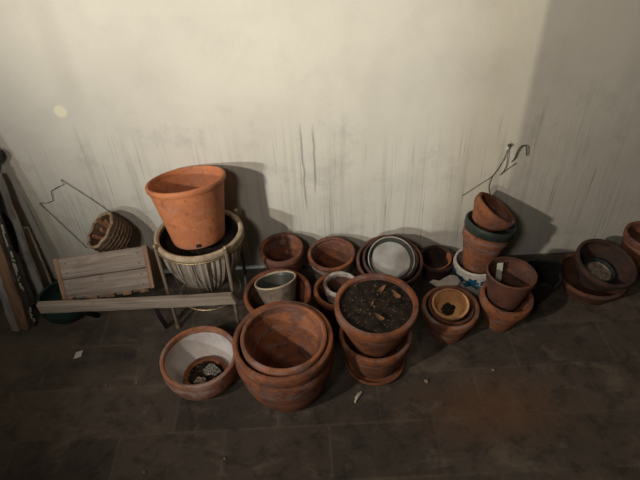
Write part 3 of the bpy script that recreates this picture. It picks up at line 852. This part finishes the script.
q = link_mesh('paint_flakes', bm, M_flake, bB, smooth=False); q['kind'] = 'stuff'; q['label'] = 'cream paint flakes'
bC = leaning('leaning_board', 'wide grey board with a dark maroon patch, behind the blackened board', -1.128, -0.150, 0, 0, 0, R(0), math.atan(0.17))
bm = bmesh.new(); rough_board(bm, (-0.050, 0.0, 0.003), (0.040, 0.014, 0.57), (20, 1, 1), 0.004, 47)
link_mesh('face', bm, M_boardgrey, bC)
bm = bmesh.new()
ring = []
for i in range(30):
    a = 2 * math.pi * i / 30; rr = 1 + 0.12 * math.sin(3 * a + 1)
    ring.append((0.016 * rr * math.cos(a), 0.085 * rr * math.sin(a)))
va = [bm.verts.new((x + 0.002, -0.003, z + 0.34)) for x, z in ring]; vb = [bm.verts.new((x + 0.002, 0.003, z + 0.34)) for x, z in ring]
bm.faces.new(va); bm.faces.new(vb[::-1])
for i in range(30): bm.faces.new((va[i], va[(i + 1) % 30], vb[(i + 1) % 30], vb[i]))
q = link_mesh('maroon_patch', bm, M_maroon, bC, smooth=False); q['label'] = 'dark maroon oval patch'
bD = leaning('leaning_lath', 'narrow pale wooden lath leaning on the wall, beside the green pot', -1.122, -0.050, 0, 0, 0, R(0), R(5))
bD['category'] = 'lath'
bm = bmesh.new(); rough_board(bm, (-0.010, -0.006, 0.0), (0.022, 0.006, 0.30), (12, 1, 1), 0.002, 49)
link_mesh('face', bm, M_slat, bD)

# stick with black rubber knob
sk = thing('walking_stick', 'stick with a round black knob, leaning on the wall at the left edge', 'stick', (-1.46, -0.30, 0.007), aim((-1.46, -0.30, 0.007), (-1.082, -0.035, 0.628)))
SL = (Vector((-1.082, -0.035, 0.628)) - Vector((-1.46, -0.30, 0.007))).length
bm = bmesh.new(); tube(bm, [(0, 0, 0.0), (0, 0, SL / 2), (0, 0, SL - 0.015)], 0.009, 10)
link_mesh('shaft', bm, M_darkwood, sk)
bm = bmesh.new(); lathe(bm, [(0, SL - 0.03), (0.014, SL - 0.028), (0.021, SL - 0.012), (0.021, SL + 0.004), (0.013, SL + 0.015), (0, SL + 0.018)], seg=20)
link_mesh('knob', bm, M_black, sk)

# ------------------------------------------------------------------ wires on the wall
def wire(name, label, cat, paths, rad, mat=M_wire, smooth=True):
    bm = bmesh.new()
    for p in paths: tube(bm, smooth_path(p, 6) if smooth else p, rad, 6)
    return tag(link_mesh(name, bm, mat), label, cat)
wire('bent_wire', 'thin wire bent in a zigzag, standing against the wall above the crate', 'wire',
     [[(-0.925, -0.006, 0.165), (-0.978, -0.005, 0.280), (-1.030, -0.005, 0.392)], [(-1.030, -0.005, 0.392), (-1.000, -0.005, 0.392), (-0.976, -0.006, 0.402), (-0.968, -0.006, 0.445), (-0.935, -0.006, 0.462), (-0.914, -0.006, 0.470), (-0.916, -0.006, 0.492)],
      [(-0.916, -0.006, 0.492), (-0.84, -0.005, 0.405), (-0.764, -0.005, 0.310), (-0.73, -0.006, 0.26)]], 0.0012, smooth=False)
hk = thing('wall_hook', 'small bent iron hook in the wall above the leaning stack of pots', 'hook', (0.735, 0, 0.50))
bm = bmesh.new(); tube(bm, smooth_path([(-0.028, 0.004, -0.045), (-0.020, -0.006, -0.018), (-0.018, -0.010, 0.010), (-0.010, -0.012, 0.034), (0.006, -0.012, 0.036), (0.014, -0.012, 0.016), (0.018, -0.012, -0.006)], 6), 0.0022, 8)
link_mesh('hook_body', bm, M_wire, hk)
nl = thing('wall_nail', 'pale headed nail in the wall left of the bent hook', 'nail', (0.680, 0, 0.525))
bm = bmesh.new(); tube(bm, [(0, 0.004, -0.004), (0, -0.010, 0.0), (0, -0.016, 0.014)], 0.0030, 8)
link_mesh('shank', bm, M_label, nl)
bm = bmesh.new(); bmesh.ops.create_uvsphere(bm, u_segments=10, v_segments=8, radius=0.006)
for v in bm.verts: v.co += Vector((0, -0.016, 0.018))
link_mesh('head', bm, M_wire, nl)
wire('hanging_wire', 'thin forked wire hanging from the nail behind the leaning stack', 'wire',
     [[(0.680, -0.012, 0.525), (0.672, -0.006, 0.47), (0.645, -0.006, 0.41), (0.60, -0.005, 0.37), (0.545, -0.005, 0.325)],
      [(0.645, -0.006, 0.41), (0.640, -0.006, 0.36), (0.655, -0.006, 0.31), (0.672, -0.006, 0.27)],
      [(0.680, -0.012, 0.525), (0.690, -0.006, 0.45), (0.672, -0.006, 0.41)],
      [(0.672, -0.006, 0.41), (0.70, -0.006, 0.44), (0.722, -0.008, 0.462)]], 0.0012)

# ------------------------------------------------------------------ bits on the floor
bm = bmesh.new(); box(bm, (-0.013, -0.014, 0.0), (0.013, 0.014, 0.0012))
for v in bm.verts:
    if v.co.x > 0: v.co.z += 0.003
    v.co.x += v.co.y * 0.25
o = link_mesh('paper_scrap', bm, M_paper, smooth=False); o.location = (-0.893, -0.406, 0.0004); o.rotation_euler = (0, 0, R(14))
tag(o, 'small white square paper scrap on the floor in front of the left boards', 'paper')
bm = bmesh.new(); tube(bm, smooth_path([(-0.012, -0.020, 0.004), (-0.006, -0.006, 0.007), (0.002, 0.006, 0.007), (0.012, 0.018, 0.005)], 4), [0.0035] * 4 + [0.006] * 6 + [0.004] * 3, 8)
o = link_mesh('plant_stub', bm, M_stub); o.location = (0.098, -0.646, 0.0006)
tag(o, 'pale yellowish stub on the floor in front of the soil-filled pot stack', 'stub')
for k, (x, y, s, lab) in enumerate(((-0.755, -0.547, 0.004, 'tiny pale crumb on the floor left of the white-crusted bowl, further from it'), (-0.653, -0.541, 0.004, 'tiny pale crumb on the floor left of the white-crusted bowl, nearer to it'),
                    (-0.323, -0.835, 0.004, 'tiny pale crumb on the floor in front of the white-crusted bowl'), (-0.560, -0.868, 0.005, 'tiny pale crumb at the bottom left of the floor'),
                    (0.563, -0.568, 0.005, 'tiny crumb on the bare floor in front of the tagged pot'), (0.330, -0.600, 0.007, 'largest brown crumb on the bare floor right of the soil-filled pot'))):
    bm = bmesh.new(); bmesh.ops.create_icosphere(bm, subdivisions=2, radius=s)
    for v in bm.verts: v.co *= 1 + 0.5 * noise.noise(v.co * 300 + Vector((k * 7, 0, 0)))
    lo = min(v.co.z for v in bm.verts)
    for v in bm.verts: v.co.z -= lo
    o = link_mesh('crumb', bm, M_crumb, smooth=False); o.location = (x, y, 0)
    tag(o, lab, 'crumb', 'crumbs on the floor')
